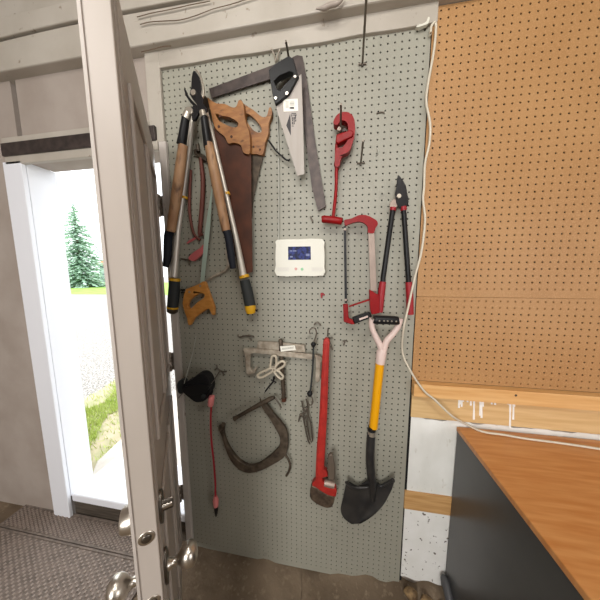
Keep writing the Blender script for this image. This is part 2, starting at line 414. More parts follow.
struct(MB().box(.332, 1.55, .0065, .021, 1.10, 2.48).build('trim_24', 'shade_black'), 'black sheet standing in for shade behind the brown pegboards')  # same painted shade behind the brown sheets
struct(MB().box(.332, 1.55, .0054, .0063, 1.405, 1.50).box(.332, 1.55, .0054, .0063, 1.093, 1.145).build('trim_25', 'furring'), 'wooden furring strips behind the brown pegboard seam')

# ------------------------------------------------------------------ door
H = Vector((-.83, -.012, 0)); Ld = Vector((-.396, -.602, 0)); dv = (Ld - H); DW = dv.length; dv.normalize(); nv = Vector((-dv.y, dv.x, 0)); TD = .042
def Dp(a, t, z): q = H + dv * a - nv * t; return Vector((q.x, q.y, z))
def dbox(mb, a0, a1, t0, t1, z0, z1):
    return mb.add([Dp(a, t, z) for z in (z0, z1) for t in (t0, t1) for a in (a0, a1)],
                  [(0, 1, 3, 2), (4, 6, 7, 5), (0, 4, 5, 1), (2, 3, 7, 6), (0, 2, 6, 4), (1, 5, 7, 3)])
ZB, ZT = .10, 2.105
dr = thing('door', 'white painted panel door standing open beside the grey pegboard', 'door', (H.x, H.y, ZB)); dr['kind'] = 'thing'
mb = MB(); dbox(mb, 0, DW, 0, TD, ZB, ZT); mb.build('door_slab', 'door_white', dr, bevel=.002)
# inner face: stiles, rails and panel mouldings
mb = MB()
for a0, a1, z0, z1 in ((.10, .345, .32, .98), (.385, DW - .10, .32, .98), (.10, .345, 1.12, 1.96), (.385, DW - .10, 1.12, 1.96)):
    for b in ((a0, a0 + .018, z0, z1), (a1 - .018, a1, z0, z1), (a0 + .018, a1 - .018, z0, z0 + .018), (a0 + .018, a1 - .018, z1 - .018, z1)):
        dbox(mb, b[0], b[1], -.008, 0.0005, b[2], b[3]); dbox(mb, b[0], b[1], TD - .0005, TD + .008, b[2], b[3])
mb.build('panel_moulding', 'door_face', dr, bevel=.003)
mb = MB(); dbox(mb, DW - .05, DW - .046, -.0012, .0003, ZB, ZT); dbox(mb, DW - .03, DW - .026, -.0012, .0003, ZB, ZT); mb.build('face_bead', 'door_face', dr)
mb = MB(); dbox(mb, DW - .02, DW + .003, TD - .001, TD + .005, ZB, ZT); mb.build('edge_strip', 'old_white', dr, bevel=.001)
for zz, nm in ((.96, 'deadbolt'), (.788, 'latch')):
    ed = dv
    lathe(nm + '_faceplate', Dp(DW - .001, TD / 2, zz), ed, [(0, .0165), (.0022, .0165), (.0030, .0155), (.0030, .011), (.0018, .0105)], 'nickel', dr)
    lathe(nm + '_bolt', Dp(DW - .001, TD / 2, zz), ed, [(0, .0095), (.0042, .0095), (.005, .0085)], 'dark_nickel', dr)
A = DW - .062
# deadbolt: thumb turn inside, cylinder outside
def oval(name, a, z, out, side, hw, hh, th, m):
    lp = []
    for k in range(28):
        an = 2 * math.pi * k / 28; lp.append((hw * math.cos(an) * (1 - .25 * abs(math.sin(an)) ** 3), hh * math.sin(an)))
    vs = []; 
    for t in (0, th): vs += [Dp(a + x, (-t if side > 0 else TD + t), z + y) for x, y in lp]
    fs = [tuple(range(28)), tuple(range(28, 56))] + [(k, (k + 1) % 28, 28 + (k + 1) % 28, 28 + k) for k in range(28)]
    return obj(name, vs, fs, m, dr, smooth=50, bevel=.0015)
oval('deadbolt_plate', A, .965, 0, 1, .026, .045, .007, 'dark_nickel')
lathe('thumb_turn_stem', Dp(A, -.006, .965), nv, [(0, .009), (.012, .008), (.022, .008)], 'nickel', dr)
o = oval('thumb_turn', A, .965, 0, 1, .006, .016, .030, 'dark_nickel')
lathe('deadbolt_cylinder', Dp(A, TD, .965), -nv, [(0, .034), (.014, .033), (.032, .028), (.036, .025), (.036, .002)], 'nickel', dr)
oval('knob_plate', A, .79, 0, 1, .026, .052, .007, 'dark_nickel'); oval('knob_plate', A, .79, 0, -1, .026, .052, .007, 'dark_nickel')
KP = [(0, .013), (.006, .013), (.010, .010), (.022, .0095), (.028, .014), (.034, .022), (.044, .0275), (.054, .0285), (.062, .026), (.069, .019), (.072, .010), (.073, .002)]
lathe('door_knob', Dp(A, -.006, .79), nv, KP, 'nickel', dr, squash=1.12)
lathe('door_knob', Dp(A, TD + .006, .79), -nv, KP, 'nickel', dr, squash=1.12)
mb = MB(); dbox(mb, DW - .006, DW - .0, .0, .001, .77, .81)
for zz in (1.86, 1.11, .37):
    hg = lathe('hinge', (H.x + .012, H.y - .008, zz - .05), (0, 0, 1), [(0, .004), (.003, .007), (.047, .007), (.048, .006), (.052, .006), (.053, .007), (.097, .007), (.10, .004)], 'hinge_metal', dr, n=12)
    MB().box(H.x + .012, H.x + .042, H.y + .0, H.y + .003, zz - .045, zz + .045).build('hinge_leaf', 'hinge_metal', dr)

# mats inside the doorway
def doormat(name, x0, x1, y0, y1, z0, label, step):
    t = thing(name, label, 'doormat', ((x0 + x1) / 2, (y0 + y1) / 2, z0))
    MB().box(x0, x1, y0, y1, z0, z0 + .010).build('mat_base', 'mat_rubber', t, bevel=.003)
    mb = MB(); x = x0 + .014; r = 0
    while x < x1 - .014:
        y = y0 + .014 + (step / 2 if r % 2 else 0)
        while y < y1 - .014:
            mb.box(x - .0042, x + .0042, y - .0042, y + .0042, z0 + .0095, z0 + .0145); y += step
        x += step; r += 1
    o = mb.build('mat_nubs', 'mat_nub', t); o['kind'] = 'stuff'
    mb = MB()
    for b in ((x0, x1, y0, y0 + .008), (x0, x1, y1 - .008, y1), (x0, x0 + .008, y0, y1), (x1 - .008, x1, y0, y1)): mb.box(*b, z0 + .0095, z0 + .015)
    mb.build('mat_rim', 'mat_rubber', t)
struct(MB().box(-2.3, -.86, -1.3, .011, .0, .062).build('floor_landing', 'concrete'), 'low concrete landing under the door mats')
doormat('doormat', -1.95, -.9, -.125, .005, .062, 'narrow brown rubber door mat against the threshold', .016)
doormat('doormat', -1.95, -.9, -.75, -.13, .062, 'wide brown rubber door mat in front of the narrow mat', .020)

# ------------------------------------------------------------------ outdoors
def ground():
    z = .13
    vs = [(-60, .12, z), (30, .12, z), (30, 80, z), (-60, 80, z)]
    o = obj('ground', vs, [(0, 1, 2, 3)], 'gravel'); struct(o, 'pale gravel drive outside the doorway')
ground()
# stoop slab and the grass beside it
st = MB(); vs = [(-1.6, .12), (-.6, .12), (-.6, 2.0), (-2.05, 1.1), (-1.74, .5), (-1.70, .25)]
v, f = [(a, b, .10) for a, b in vs] + [(a, b, .20) for a, b in vs], [tuple(range(6)), tuple(range(6, 12))] + [(k, (k + 1) % 6, 6 + (k + 1) % 6, 6 + k) for k in range(6)]
struct(obj('ground_stoop', v, f, 'stoop', bevel=.01), 'pale concrete stoop outside the doorway')
gp = [G(92, 478, .15), G(101, 465, .15), G(130, 440, .15), G(136, 415, .15), G(118, 378, .15), G(96, 392, .15), G(80, 400, .15), G(40, 430, .15), G(30, 470, .15)]
v = [(p.x, p.y, .12) for p in gp] + [(p.x, p.y, .145) for p in gp]; n = len(gp)
struct(obj('ground_soil', v, [tuple(range(n)), tuple(range(n, 2 * n))] + [(k, (k + 1) % n, n + (k + 1) % n, n + k) for k in range(n)], 'soil'), 'sandy soil strip beside the stoop')
def inside(x, y):
    c = False; j = n - 1
    for i in range(n):
        if (gp[i].y > y) != (gp[j].y > y) and x < (gp[j].x - gp[i].x) * (y - gp[i].y) / (gp[j].y - gp[i].y) + gp[i].x: c = not c
        j = i
    return c
mb = MB(); bx = (min(p.x for p in gp), max(p.x for p in gp), min(p.y for p in gp), max(p.y for p in gp)); cnt = 0
while cnt < 9000:
    x, y = rng.uniform(bx[0], bx[1]), rng.uniform(bx[2], bx[3])
    if not inside(x, y): continue
    if math.sin(x * 5.1 + 1) + math.sin(y * 6.3 + x * 3) < -.25 and rng.random() < .9: cnt += 1; continue
    cnt += 1; h = rng.uniform(.02, .06); a = rng.uniform(0, 6.28); lx, ly = rng.normal(0, .02, 2); wd = .0035
    mb.add([(x - wd * math.cos(a), y - wd * math.sin(a), .143), (x + wd * math.cos(a), y + wd * math.sin(a), .143), (x + lx, y + ly, .143 + h)], [(0, 1, 2)])
tag(mb.build('grass', 'grass'), 'short bright grass patch beside the concrete stoop', 'grass', kind='stuff')
struct(obj('ground_lawn', [(-60, 9.5, .14), (20, 14, .14), (20, 30, .14), (-60, 30, .14)], [(0, 1, 2, 3)], 'lawn'), 'strip of green lawn beyond the gravel drive')
def spruce(x, y, h, r, label, seed):
    t = thing('spruce_tree', label, 'tree', (x, y, .13), 'spruces beyond the lawn')
    wtube('trunk', [(x, y, .13), (x, y, .13 + h * .5), (x, y, h * .97)], [h * .02, h * .014, .02], 'bark', t, n=8)
    rr = np.random.default_rng(seed); mb = MB(); k = 0
    for lv in range(46):
        u = lv / 45; z = .35 + u * (h - .5); R = r * (1 - u) ** .85 + .12
        nb = int(26 - 16 * u)
        for b in range(nb):
            a = rr.uniform(0, 6.28); L = R * rr.uniform(.65, 1.1); dz = -L * rr.uniform(.12, .34)
            c, s = math.cos(a), math.sin(a)
            for q in range(5):          # drooping sprays along each bough
                f0, f1 = q / 5, (q + 1.25) / 5; wd = (.28 - .03 * q) * (.5 + .5 * L / r) * rr.uniform(.7, 1.2)
                p0 = np.array([x + c * L * f0, y + s * L * f0, z + dz * f0]); p1 = np.array([x + c * L * f1, y + s * L * f1, z + dz * f1 + rr.normal(0, .05)])
                sd = np.array([-s, c, 0]) * wd
                mb.add([p0, p0 + (p1 - p0) * .6 + sd + [0, 0, -.12 * rr.random()], p1, p0 + (p1 - p0) * .6 - sd + [0, 0, -.12 * rr.random()]], [(0, 1, 2), (0, 2, 3)])
    o = mb.build('foliage', 'spruce', t); return t
spruce(-26.5, 19, 8.6, 3.0, 'blue green spruce tree beyond the lawn, right one at photo edge', 3)
spruce(-35.5, 21, 9.6, 3.4, 'taller blue green spruce tree left of the other spruce', 4)
hs = thing('house', 'dark blue house with orange roof far behind the spruce', 'house', (-38, 34, .13))
MB().box(-41, -36.6, 33, 38, .13, 3.2).build('house_wall', 'house_wall', hs)
v = [(-41.6, 32.5, 3.1), (-36.2, 32.5, 3.1), (-36.2, 38.5, 3.1), (-41.6, 38.5, 3.1), (-41, 35.5, 4.6), (-36.6, 35.5, 4.6)]
obj('house_roof', v, [(0, 1, 5, 4), (2, 3, 4, 5), (0, 4, 3), (1, 2, 5), (0, 3, 2, 1)], 'house_roof', hs)
MB().box(-39.5, -38.7, 32.97, 33.0, 1.2, 2.2).build('house_window', 'sill_white', hs)

# ------------------------------------------------------------------ cabinet with wooden worktop
cb = thing('cabinet', 'black cabinet standing against the wall under the wooden worktop', 'cabinet', (.9, -.33, 0))
MB().box(.514, .532, -.64, -.005, .03, .879).build('side_panel', 'cab_black', cb, bevel=.002)
MB().box(.532, 1.6, -.62, -.01, .06, .879).build('carcass', 'cab_black', cb, bevel=.002)
MB().box(.56, 1.58, -.56, -.02, .0, .06).build('plinth', 'rubber_dark', cb)
for i in range(2):
    dd = MB().box(.54 + i * .53, 1.06 + i * .53, -.64, -.621, .08, .85).build('cabinet_door', 'cab_black', cb, bevel=.003)
    wtube('handle', [(1.0 + i * .14, -.64, .6), (1.0 + i * .14, -.665, .61), (1.0 + i * .14, -.665, .73), (1.0 + i * .14, -.64, .74)], .005, 'nickel', dd, n=8)
wtube('edge_guard', [(.504, -.022, .13), (.503, -.026, .165), (.503, -.05, .160), (.502, -.16, .10), (.502, -.4, .03)], [.012, .017, .018, .018, .018], 'rubber_dark', cb, sm=5, n=12)
wt = MB(); wt.box(.511, 1.62, -.67, -.002, .880, .9)
o = settle(wt.build('worktop', 'counter_wood', bevel=.003)); tag(o, 'orange brown butcher block worktop on the black cabinet', 'worktop')

# white extension cord running down the seam and over the worktop
pc = K(340, 0, 3, [(272, 98), (274, 80), (283, 68), (288, 80), (282, 150), (263, 258), (259, 310), (270, 370), (268, 430), (255, 490), (252, 560), (249, 600)]) + K(340, 200, 3, [(255, 60), (245, 150), (225, 230), (205, 320), (190, 390), (187, 455), (210, 510), (250, 570)])
pts = [tuple(P(a, b, .058 if 225 < b < 345 else .045 if b > 360 else .02 if i < 3 else .018 if i > 2 else .012)) for i, (a, b) in enumerate(pc)]
pts += [tuple(P(435, 400, .048)), tuple(P(452, 416, .048))]
for a, b in ((466, 424), (482, 431.5), (505, 435), (525, 438.5), (560, 443)): q = G(a, b, .914 if a < 470 else .9085); pts.append((q.x, q.y, q.z))
q = pts[-1]; pts.append((q[0] + .3, q[1] - .02, q[2])); pts.append((q[0] + .7, q[1] + .02, q[2]))
o = settle(wtube('cord', pts, .0042, 'cord_white', n=8, sm=5)); tag(o, 'white extension cord hanging down the pegboard seam onto the worktop', 'cord')
# scrap of white foam and loose rag in the top corner
o = settle(slab('foam_scrap', K(410, 0, 15, [(90, 400), (130, 370), (200, 350), (250, 310), (270, 255), (298, 262), (285, 320), (262, 360), (200, 382), (140, 400)]), 'offwhite', off=.02, th=.012, sm=3)); tag(o, 'curled white foam scrap at the top corner of grey pegboard', 'scrap')
o = settle(slab('clip', K(410, 0, 15, [(290, 490), (300, 455), (322, 450), (330, 480), (318, 520), (296, 525)]), 'offwhite', off=.012, th=.01, sm=3)); tag(o, 'small white cable clip below the foam scrap on the seam', 'clip')
o = settle(disc('nail_head', (433.9, 12.8), 1.0, 'offwhite', off=.004, th=.004, n=12)); tag(o, 'small white nail head near top of the brown pegboard', 'nail')
o = settle(tube('rag_strip', [(345, -4), (338, 3), (329, 5.5), (324, 8), (316, 8.5)], [1, 2, 2.4, 2.2, .6], 'wall_paint', off=.068, sm=4, n=8)); tag(o, 'twisted pale rag strip stuck on the cream beam', 'rag')

# ------------------------------------------------------------------ peg hooks
def peg(root, tip, label, r=.95, bar=4.0, out=None, group='peg hooks on the grey pegboard', material='hook_wire', name='peg_hook', baroff=(0, 0)):
    """straight hook; its length off the board follows from how far the tip is displaced"""
    t = thing(name, label, 'hook', tuple(P(root[0], root[1], 0)), group)
    if out is None:
        vx, vy = 337.57, 272.78
        ratio = math.hypot(root[0] - vx, root[1] - vy) / math.hypot(tip[0] - vx, tip[1] - vy)
        out = DC * (1 - ratio)
    a = P(root[0], root[1], 0.0); b = P(tip[0], tip[1], out)
    rr = r * depth(a) / FPX
    wtube('prong', [tuple(a), tuple(a + (b - a) * .5), tuple(b)], rr, material, t, n=8)
    if bar:
        c = Vector((root[0], root[1])); wtube('cross_bar', [tuple(P(root[0] - bar + baroff[0], root[1] + .4 + baroff[1], .004)), tuple(P(root[0] + bar + baroff[0], root[1] - .4 + baroff[1], .004))], rr * .9, material, t, n=8)
        wtube('lower_leg', [tuple(P(root[0], root[1], .004)), tuple(P(root[0] - .2, root[1] + 2.6, .004))], rr, material, t, n=8)
    return t
peg((362.4, 64), (366.5, -4), 'very long straight peg hook at top right, reaching past the photo', 1.0)
peg((360.8, 163), (363.2, 140.5), 'straight peg hook right of the red pipe cutter', .9)
peg((340.6, 133), (341, 104), 'straight peg hook carrying the red pipe cutter', .95)
peg((289.5, 62), (285.8, 41), 'dark straight peg hook carrying the black handled saw', .95)
peg((328.6, 338), (332.5, 350), 'peg hook above the red pipe wrench', .7, out=.03)
def wirething(name, label, cat, paths, material, group=None, r=.7, off=.01, pn='wire', sm=4):
    c = paths[0][0]; t = thing(name, label, cat, tuple(P(c[0], c[1], off)), group)
    for p in paths:
        offs = [q[2] if len(q) > 2 else off for q in p]
        tube(pn, [(q[0], q[1]) for q in p], r, material, t, offs=offs, sm=sm, n=8)
    return t
wirething('peg_hook', 'bright double wire hook at the top beside black saw handle', 'hook', [K(240, 40, 6, [(185, 48), (192, 58), (208, 95), (216, 132)]), K(240, 40, 6, [(240, 58), (232, 75), (226, 100), (224, 122)])], 'bright_wire', 'peg hooks on the grey pegboard', .8, .012, 'prong')
wirething('peg_hook', 'dark bent peg hook left of the steel puller bar', 'hook', [K(230, 310, 6, [(47, 146), (52, 158), (65, 162), (90, 155), (130, 156)]), K(230, 310, 6, [(110, 150), (145, 162)]), K(230, 310, 6, [(120, 165), (128, 185)])], 'hook_wire', 'peg hooks on the grey pegboard', .75, .012, 'prong')
wirething('peg_hook', 'dark peg hook with cross arms carrying the black pouch', 'hook', [[(220, 370.5, .004), (216, 377, .05), (210.5, 384, .1)], K(165, 350, 7.5, [(385, 110), (392, 130), (375, 150)]) , K(165, 350, 7.5, [(395, 140), (430, 162), (462, 160)]), K(165, 350, 7.5, [(428, 160), (438, 175), (438, 192)])], 'hook_wire', 'peg hooks on the grey pegboard', .8, .006, 'prong')
wirething('peg_hook', 'small dark peg hook under the hacksaw grip', 'hook', [K(330, 260, 6, [(75, 488), (95, 486), (108, 490)]), K(330, 260, 6, [(88, 480), (86, 500), (80, 512)])], 'hook_wire', 'peg hooks on the grey pegboard', .7, .008, 'prong')
wirething('peg_hook', 'pale peg hook carrying the dark bungee cord', 'hook', [K(230, 310, 6, [(505, 90), (515, 76), (530, 78), (545, 95)])], 'hook_wire', 'peg hooks on the grey pegboard', .7, .014, 'prong')
wirething('peg_hook', 'tiny dark peg hook right of the thermostat cable', 'hook', [K(240, 190, 6, [(422, 158), (430, 175), (437, 194)])], 'hook_wire', 'peg hooks on the grey pegboard', .7, .006, 'prong', sm=2)
wirething('peg_hook', 'thin pale peg hook right of the bungee cord', 'hook', [K(290, 310, 6, [(228, 108), (226, 130), (226, 160)])], 'hook_wire', 'peg hooks on the grey pegboard', .6, .012, 'prong', sm=2)
wirething('peg_hook', 'short pale peg hook above the red lopper blade', 'hook', [K(310, 100, 6, [(405, 290), (410, 310), (405, 328), (396, 330)])], 'cable_grey', 'peg hooks on the grey pegboard', .5, .005, 'prong')
wirething('peg_hook', 'small flat peg hook at upper right of grey pegboard', 'hook', [K(310, 100, 6, [(400, 80), (415, 75), (435, 72), (448, 78)])], 'hook_wire', 'peg hooks on the grey pegboard', .6, .004, 'prong')
wirething('peg_hook', 'dark hook arm left of the pale wooden saw handle', 'hook', [K(150, 230, 6, [(186, 360), (196, 362), (208, 360)]), K(150, 230, 6, [(188, 376), (196, 373), (206, 374)])], 'black_plastic', 'peg hooks on the grey pegboard', .9, .03, 'prong')
o = settle(slab('plastic_scrap', K(200, 200, 3, [(361, 280), (368, 278), (375, 284), (373, 288), (368, 284), (366, 296), (362, 292)]), 'red_grip', off=.007, th=.006)); tag(o, 'tiny red plastic scrap below the thermostat', 'scrap')

# ------------------------------------------------------------------ carpenter's square
t = thing('framing_square', 'dark steel carpenter square hanging behind the black handled saw', 'square', tuple(P(298, 60, .012)))
slab('blade', [(209, 88.5), (272, 65.2), (286, 60), (286.6, 62.8), (291.4, 62.2), (292, 57.4), (297, 55), (302.5, 56), (307, 80), (315, 140), (326, 206.5), (318, 211), (311.7, 186.7), (305.7, 140), (297, 75), (285, 74), (270.7, 78.7), (211.3, 98)], 'dark_steel', t, off=.016, th=.004, bevel=.0004)

# ------------------------------------------------------------------ wooden handled hand saws
def b1(p): return K(200, 0, 3, p)
t = thing('hand_saw', 'hand saw with worn wooden handle and rusty brown blade, front left one', 'saw', tuple(P(236, 125, .04)), 'wooden handled saws')
slab('handle', b1([(22, 293), (32, 300), (50, 310), (75, 312), (97, 322), (108, 320), (115, 303), (122, 300), (130, 312), (134, 350), (140, 375), (148, 400), (149, 458), (130, 457), (122, 435), (100, 428), (85, 430), (72, 408), (55, 395), (42, 375), (32, 335)]), 'saw_wood', t, off=.044, th=.019, sm=3, bevel=.005,
     holes=[K(200, 60, 7.5, [(120, 400), (165, 418), (210, 425), (255, 445), (285, 470), (285, 495), (255, 505), (205, 490), (150, 460), (125, 430)])])
slab('blade', [(213.5, 121), (221, 131), (228, 140), (241, 145), (251, 154), (252, 240), (252.5, 272), (243, 274), (230, 244), (219, 195)], 'rust_steel', t, off=.034, th=.0022, bevel=.0003)
for c in K(200, 60, 7.5, [(140, 498), (235, 574), (150, 420)]): disc('rivet', c, 1.3, 'rust_steel', t, off=.0455, th=.003)
t = thing('hand_saw', 'smaller hand saw with horned wooden handle, behind and right of rusty one', 'saw', tuple(P(258, 125, .03)), 'wooden handled saws')
slab('handle', b1([(118, 304), (140, 318), (160, 330), (185, 350), (200, 348), (207, 324), (214, 324), (215, 345), (206, 370), (205, 400), (195, 430), (189, 463), (170, 462), (140, 456), (116, 410), (112, 350)]), 'saw_wood', t, off=.022, th=.018, sm=3, bevel=.004,
     holes=[K(200, 60, 7.5, [(340, 405), (365, 405), (410, 440), (450, 490), (462, 530), (445, 545), (405, 530), (370, 490), (345, 450)])])
slab('blade', b1([(148, 445), (190, 455), (188, 475), (172, 540), (160, 600), (152, 700), (140, 780), (125, 780), (130, 600)]), 'iron', t, off=.012, th=.002, bevel=.0003)
for c in b1([(160, 440), (180, 448)]): disc('rivet', c, 1.0, 'rust_steel', t, off=.0235, th=.003)

# ------------------------------------------------------------------ black handled saw
t = thing('hand_saw', 'short hand saw with black plastic handle and bright steel blade', 'saw', tuple(P(286, 80, .05)))
slab('handle', K(240, 40, 6, [(170, 180), (215, 140), (280, 100), (298, 96), (320, 112), (342, 190), (352, 213), (322, 268), (296, 318), (242, 365), (210, 386), (195, 330), (180, 240)]), 'black_plastic', t, off=.062, th=.026, bevel=.005,
     holes=[K(240, 40, 6, [(203, 244), (236, 212), (298, 186), (322, 198), (304, 232), (264, 268), (240, 302), (222, 292)])])
bl = slab('blade', b1([(304, 222), (309, 350), (313, 522), (292, 528), (236, 350), (224, 308), (266, 268), (280, 240)]), 'saw_steel', t, off=.050, th=.0016, bevel=.0002)
for c in K(240, 40, 6, [(330, 218), (281, 318), (213, 347)]): disc('rivet', c, 1.4, 'bright_wire', t, off=.0645, th=.003)
sk = slab('sticker', K(240, 40, 6, [(258, 356), (346, 352), (349, 424), (261, 430)]), 'sticker', t, off=.0506, th=.0005, bevel=0)
mb = MB()
def quadpx(pts, off):
    mb.add(*slab_geo([[(P(a, b, off).x, P(a, b, off).z) for a, b in pts]], -off, .0003))
def inkbars(name, quads, material, parent, off):
    m_ = MB()
    for q in quads: m_.add(*slab_geo([[(P(a, b, off).x, P(a, b, off).z) for a, b in q]], -off, .0003))
    return m_.build(name, material, parent)
Z5 = lambda p: K(270, 90, 12, p)
def bar(x0, y0, x1, y1): return Z5([(x0, y0), (x1, y0), (x1, y1), (x0, y1)])
inkbars('print', [bar(240, 130, 290, 135), bar(238, 145, 292, 150), bar(236, 160, 292, 170), bar(236, 178, 290, 184), bar(234, 203, 288, 226)] + [bar(185, y, 225, y + 4) for y in (138, 152, 166, 180, 194, 208)], 'ink_pale', sk, .0510)
inkbars('sticker_code', [bar(242, 206, 288, 222)], 'ink', sk, .0513)
inkbars('blade_print', [Z5([(243, 280), (250, 415), (250, 548), (195, 425)])] +
        [bar(x, y, x + w_, y + h_) for x, y, w_, h_ in [(256, 276, 58, 10), (256, 290, 12, 30), (276, 294, 44, 12), (300, 306, 12, 40), (260, 326, 14, 30), (282, 322, 14, 36), (304, 352, 10, 26), (262, 362, 16, 14), (284, 366, 18, 12), (262, 384, 14, 24), (284, 386, 12, 24), (266, 414, 14, 8), (262, 430, 22, 7)]], 'ink', bl, .0505)
# black bent rod, light cable, thermostat
wirething('bent_rod', 'thin black S shaped rod between wooden saws and black handled saw', 'rod', [b1([(204, 420), (213, 432), (228, 452), (245, 468), (260, 480), (271, 478)])], 'black_plastic', None, .85, .02, 'rod')
o = settle(tube('cable', [(277.2, 84), (277.4, 95), (277.8, 125), (278.8, 160), (279, 200), (278.8, 240)], .9, 'cable_grey', off=.0055, sm=4, n=8)); tag(o, 'pale grey cable running down the pegboard into the thermostat', 'cable')
t = thing('thermostat', 'cream wall control panel with small blue screen on grey pegboard', 'thermostat', tuple(P(300, 258, 0)))
F6 = lambda p: K(240, 190, 6, p)
slab('housing', F6([(222, 298), (360, 294), (495, 293), (504, 340), (508, 400), (506, 460), (500, 514), (360, 516), (219, 515), (213, 450), (212, 380), (216, 330)]), 'offwhite', t, off=.034, th=.033, bevel=.006, sm=2)
scr = slab('screen', F6([(288, 340), (424, 338), (425, 418), (289, 419)]), 'screen', t, off=.0347, th=.002, bevel=.0002)
for gq in ([(300, 362, 14, 7), (318, 362, 20, 7)], [(300, 396, 16, 9)], [(395, 382, 22, 14)]): inkbars('screen_readout', [F6([(x, y), (x + w_, y), (x + w_, y + h_), (x, y + h_)]) for x, y, w_, h_ in gq], 'screen_mark', scr, .0351)
for x in (226, 430): inkbars('grille', [F6([(x, y), (x + 68, y), (x + 68, y + 2.5), (x, y + 2.5)]) for y in (466, 472, 478, 484)], 'grille', t, .0345)
disc('button', (295.8, 268.9), 1.4, 'led_red', t, off=.0355, th=.002); disc('button', (302, 269.2), 1.4, 'led_green', t, off=.0355, th=.002)

# ------------------------------------------------------------------ pipe cutter
E6 = lambda p: K(310, 100, 6, p)
t = thing('pipe_cutter', 'red pipe cutter with hooked jaw and long handle, upper middle', 'pipe cutter', tuple(P(345, 140, .05)))
slab('frame', E6([(140, 132), (150, 105), (170, 82), (200, 70), (235, 76), (260, 100), (270, 145), (269, 200), (256, 255), (238, 300), (215, 320), (196, 326), (182, 365), (176, 395), (148, 395), (152, 300), (160, 284), (190, 285), (213, 262), (226, 235), (230, 180), (226, 142), (205, 122), (182, 126), (168, 146), (148, 148)]), 'red', t, off=.055, th=.03, sm=2, bevel=.004)
slab('slider', E6([(158, 205), (200, 190), (245, 178), (264, 188), (258, 216), (230, 228), (200, 245), (168, 262), (152, 248), (156, 225)]), 'red', t, off=.062, th=.034, bevel=.004)
disc('cutter_wheel', E6([(176, 172)])[0], 1.9, 'steel', t, off=.05, th=.012); disc('roller', E6([(205, 178)])[0], 1.6, 'dark_steel', t, off=.052, th=.016)
tube('screw_shaft', E6([(160, 255), (158, 300), (158, 400)]) + [(336, 190), (333, 219)], [1.3, 1.5, 1.7, 1.6, 1.7], 'red', t, off=.045, sm=3)
tube('collar', E6([(161, 372), (158, 396)]), [2.4, 2.4], 'red', t, off=.045)
tube('cross_handle', [(321.6, 219.2), (323, 219.2), (332, 220), (341, 221.2), (342.4, 221.4)], [2.6, 3.6, 3.7, 3.6, 2.6], 'red', t, off=.045, sm=2, n=12)

# ------------------------------------------------------------------ hacksaw
G6 = lambda p: K(330, 180, 6, p); H6 = lambda p: K(330, 260, 6, p)
t = thing('hacksaw', 'red framed hacksaw with black blade hanging left of the red loppers', 'hacksaw', tuple(P(362, 270, .03)))
slab('frame', G6([(86, 240), (100, 237), (130, 230), (170, 212), (215, 210), (258, 228), (284, 248), (286, 270), (272, 290), (264, 318), (229, 316), (228, 290), (216, 266), (182, 250), (140, 255), (98, 272), (87, 266)]), 'red', t, off=0.0600, th=.016, sm=2, bevel=.003)
slab('back_tube', [(368.2, 232), (374.4, 232), (376.8, 292), (370.6, 291)], 'steel', t, off=0.0570, th=.010, bevel=.002)
slab('lower_frame', H6([(236, 176), (262, 192), (282, 204), (296, 210), (298, 318), (270, 325), (250, 326), (242, 300)]), 'red', t, off=0.0620, th=.02, bevel=.003)
slab('hand_guard', H6([(240, 232), (242, 242), (180, 262), (116, 284), (110, 276), (175, 254)]), 'red', t, off=0.0560, th=.008, bevel=.001)
slab('front_handle', H6([(78, 266), (107, 263), (112, 350), (134, 358), (150, 386), (132, 388), (82, 372)]), 'red', t, off=0.0620, th=.018, bevel=.003)
gr = slab('grip', H6([(133, 348), (180, 330), (240, 312), (252, 340), (246, 348), (200, 366), (148, 386)]), 'black_plastic', t, off=0.0640, th=.022, bevel=.004)
slab('grip_label', H6([(174, 352), (226, 333), (229, 344), (178, 362)]), 'pink_white', gr, off=0.0647, th=.001, bevel=0)
slab('saw_blade', [(343.6, 226), (346.2, 226), (347.2, 303), (344.6, 303)], 'black_plastic', t, off=0.0520, th=.002, bevel=0)
disc('blade_pin', (345, 229), 1.2, 'steel', t, off=0.0560, th=.006); disc('blade_pin', (345.8, 300), 1.2, 'steel', t, off=0.0560, th=.006)

# ------------------------------------------------------------------ red and black loppers
t = thing('lopper', 'loppers with black handles and red grips at the right of grey pegboard', 'lopper', tuple(P(401, 200, .03)))
slab('cutting_blade', [(398, 175), (402, 179), (406, 186), (407.5, 194), (408.5, 202), (404, 209), (398.5, 207), (396.2, 200), (395, 194), (396.4, 187)], 'blade_black', t, off=.036, th=.006, sm=2, bevel=.001)
slab('counter_blade', G6([(358, 158), (362, 135), (378, 118), (398, 112), (412, 135), (408, 152), (390, 172), (370, 172)]), 'steel', t, off=.031, th=.006, sm=2, bevel=.001)
slab('counter_hook', G6([(440, 25), (458, 50), (464, 92), (472, 130), (462, 162), (432, 165), (415, 145), (440, 110), (452, 80)]), 'blade_black', t, off=.028, th=.006, sm=2, bevel=.001)
disc('pivot_bolt', G6([(415, 95)])[0], 2.1, 'bright_wire', t, off=.041, th=.006)
for pts, pg, nm in ((G6([(380, 165), (376, 184)]), G6([(376, 180), (318, 590)]) + H6([(318, 130)]), H6([(317, 130), (308, 200), (297, 312)])), (G6([(440, 160), (442, 184)]), G6([(442, 180), (470, 590)]) + H6([(472, 135)]), H6([(472, 132), (478, 220), (481, 326)]))):
    tube('ferrule', pts, 3.0, 'red_grip', t, off=.03)
    h = tube('handle', pg, 2.5, 'black_plastic', t, off=.03)
    tube('grip', nm, [3.2, 3.5, 3.3], 'red_grip', h, off=.03, sm=3, n=12)

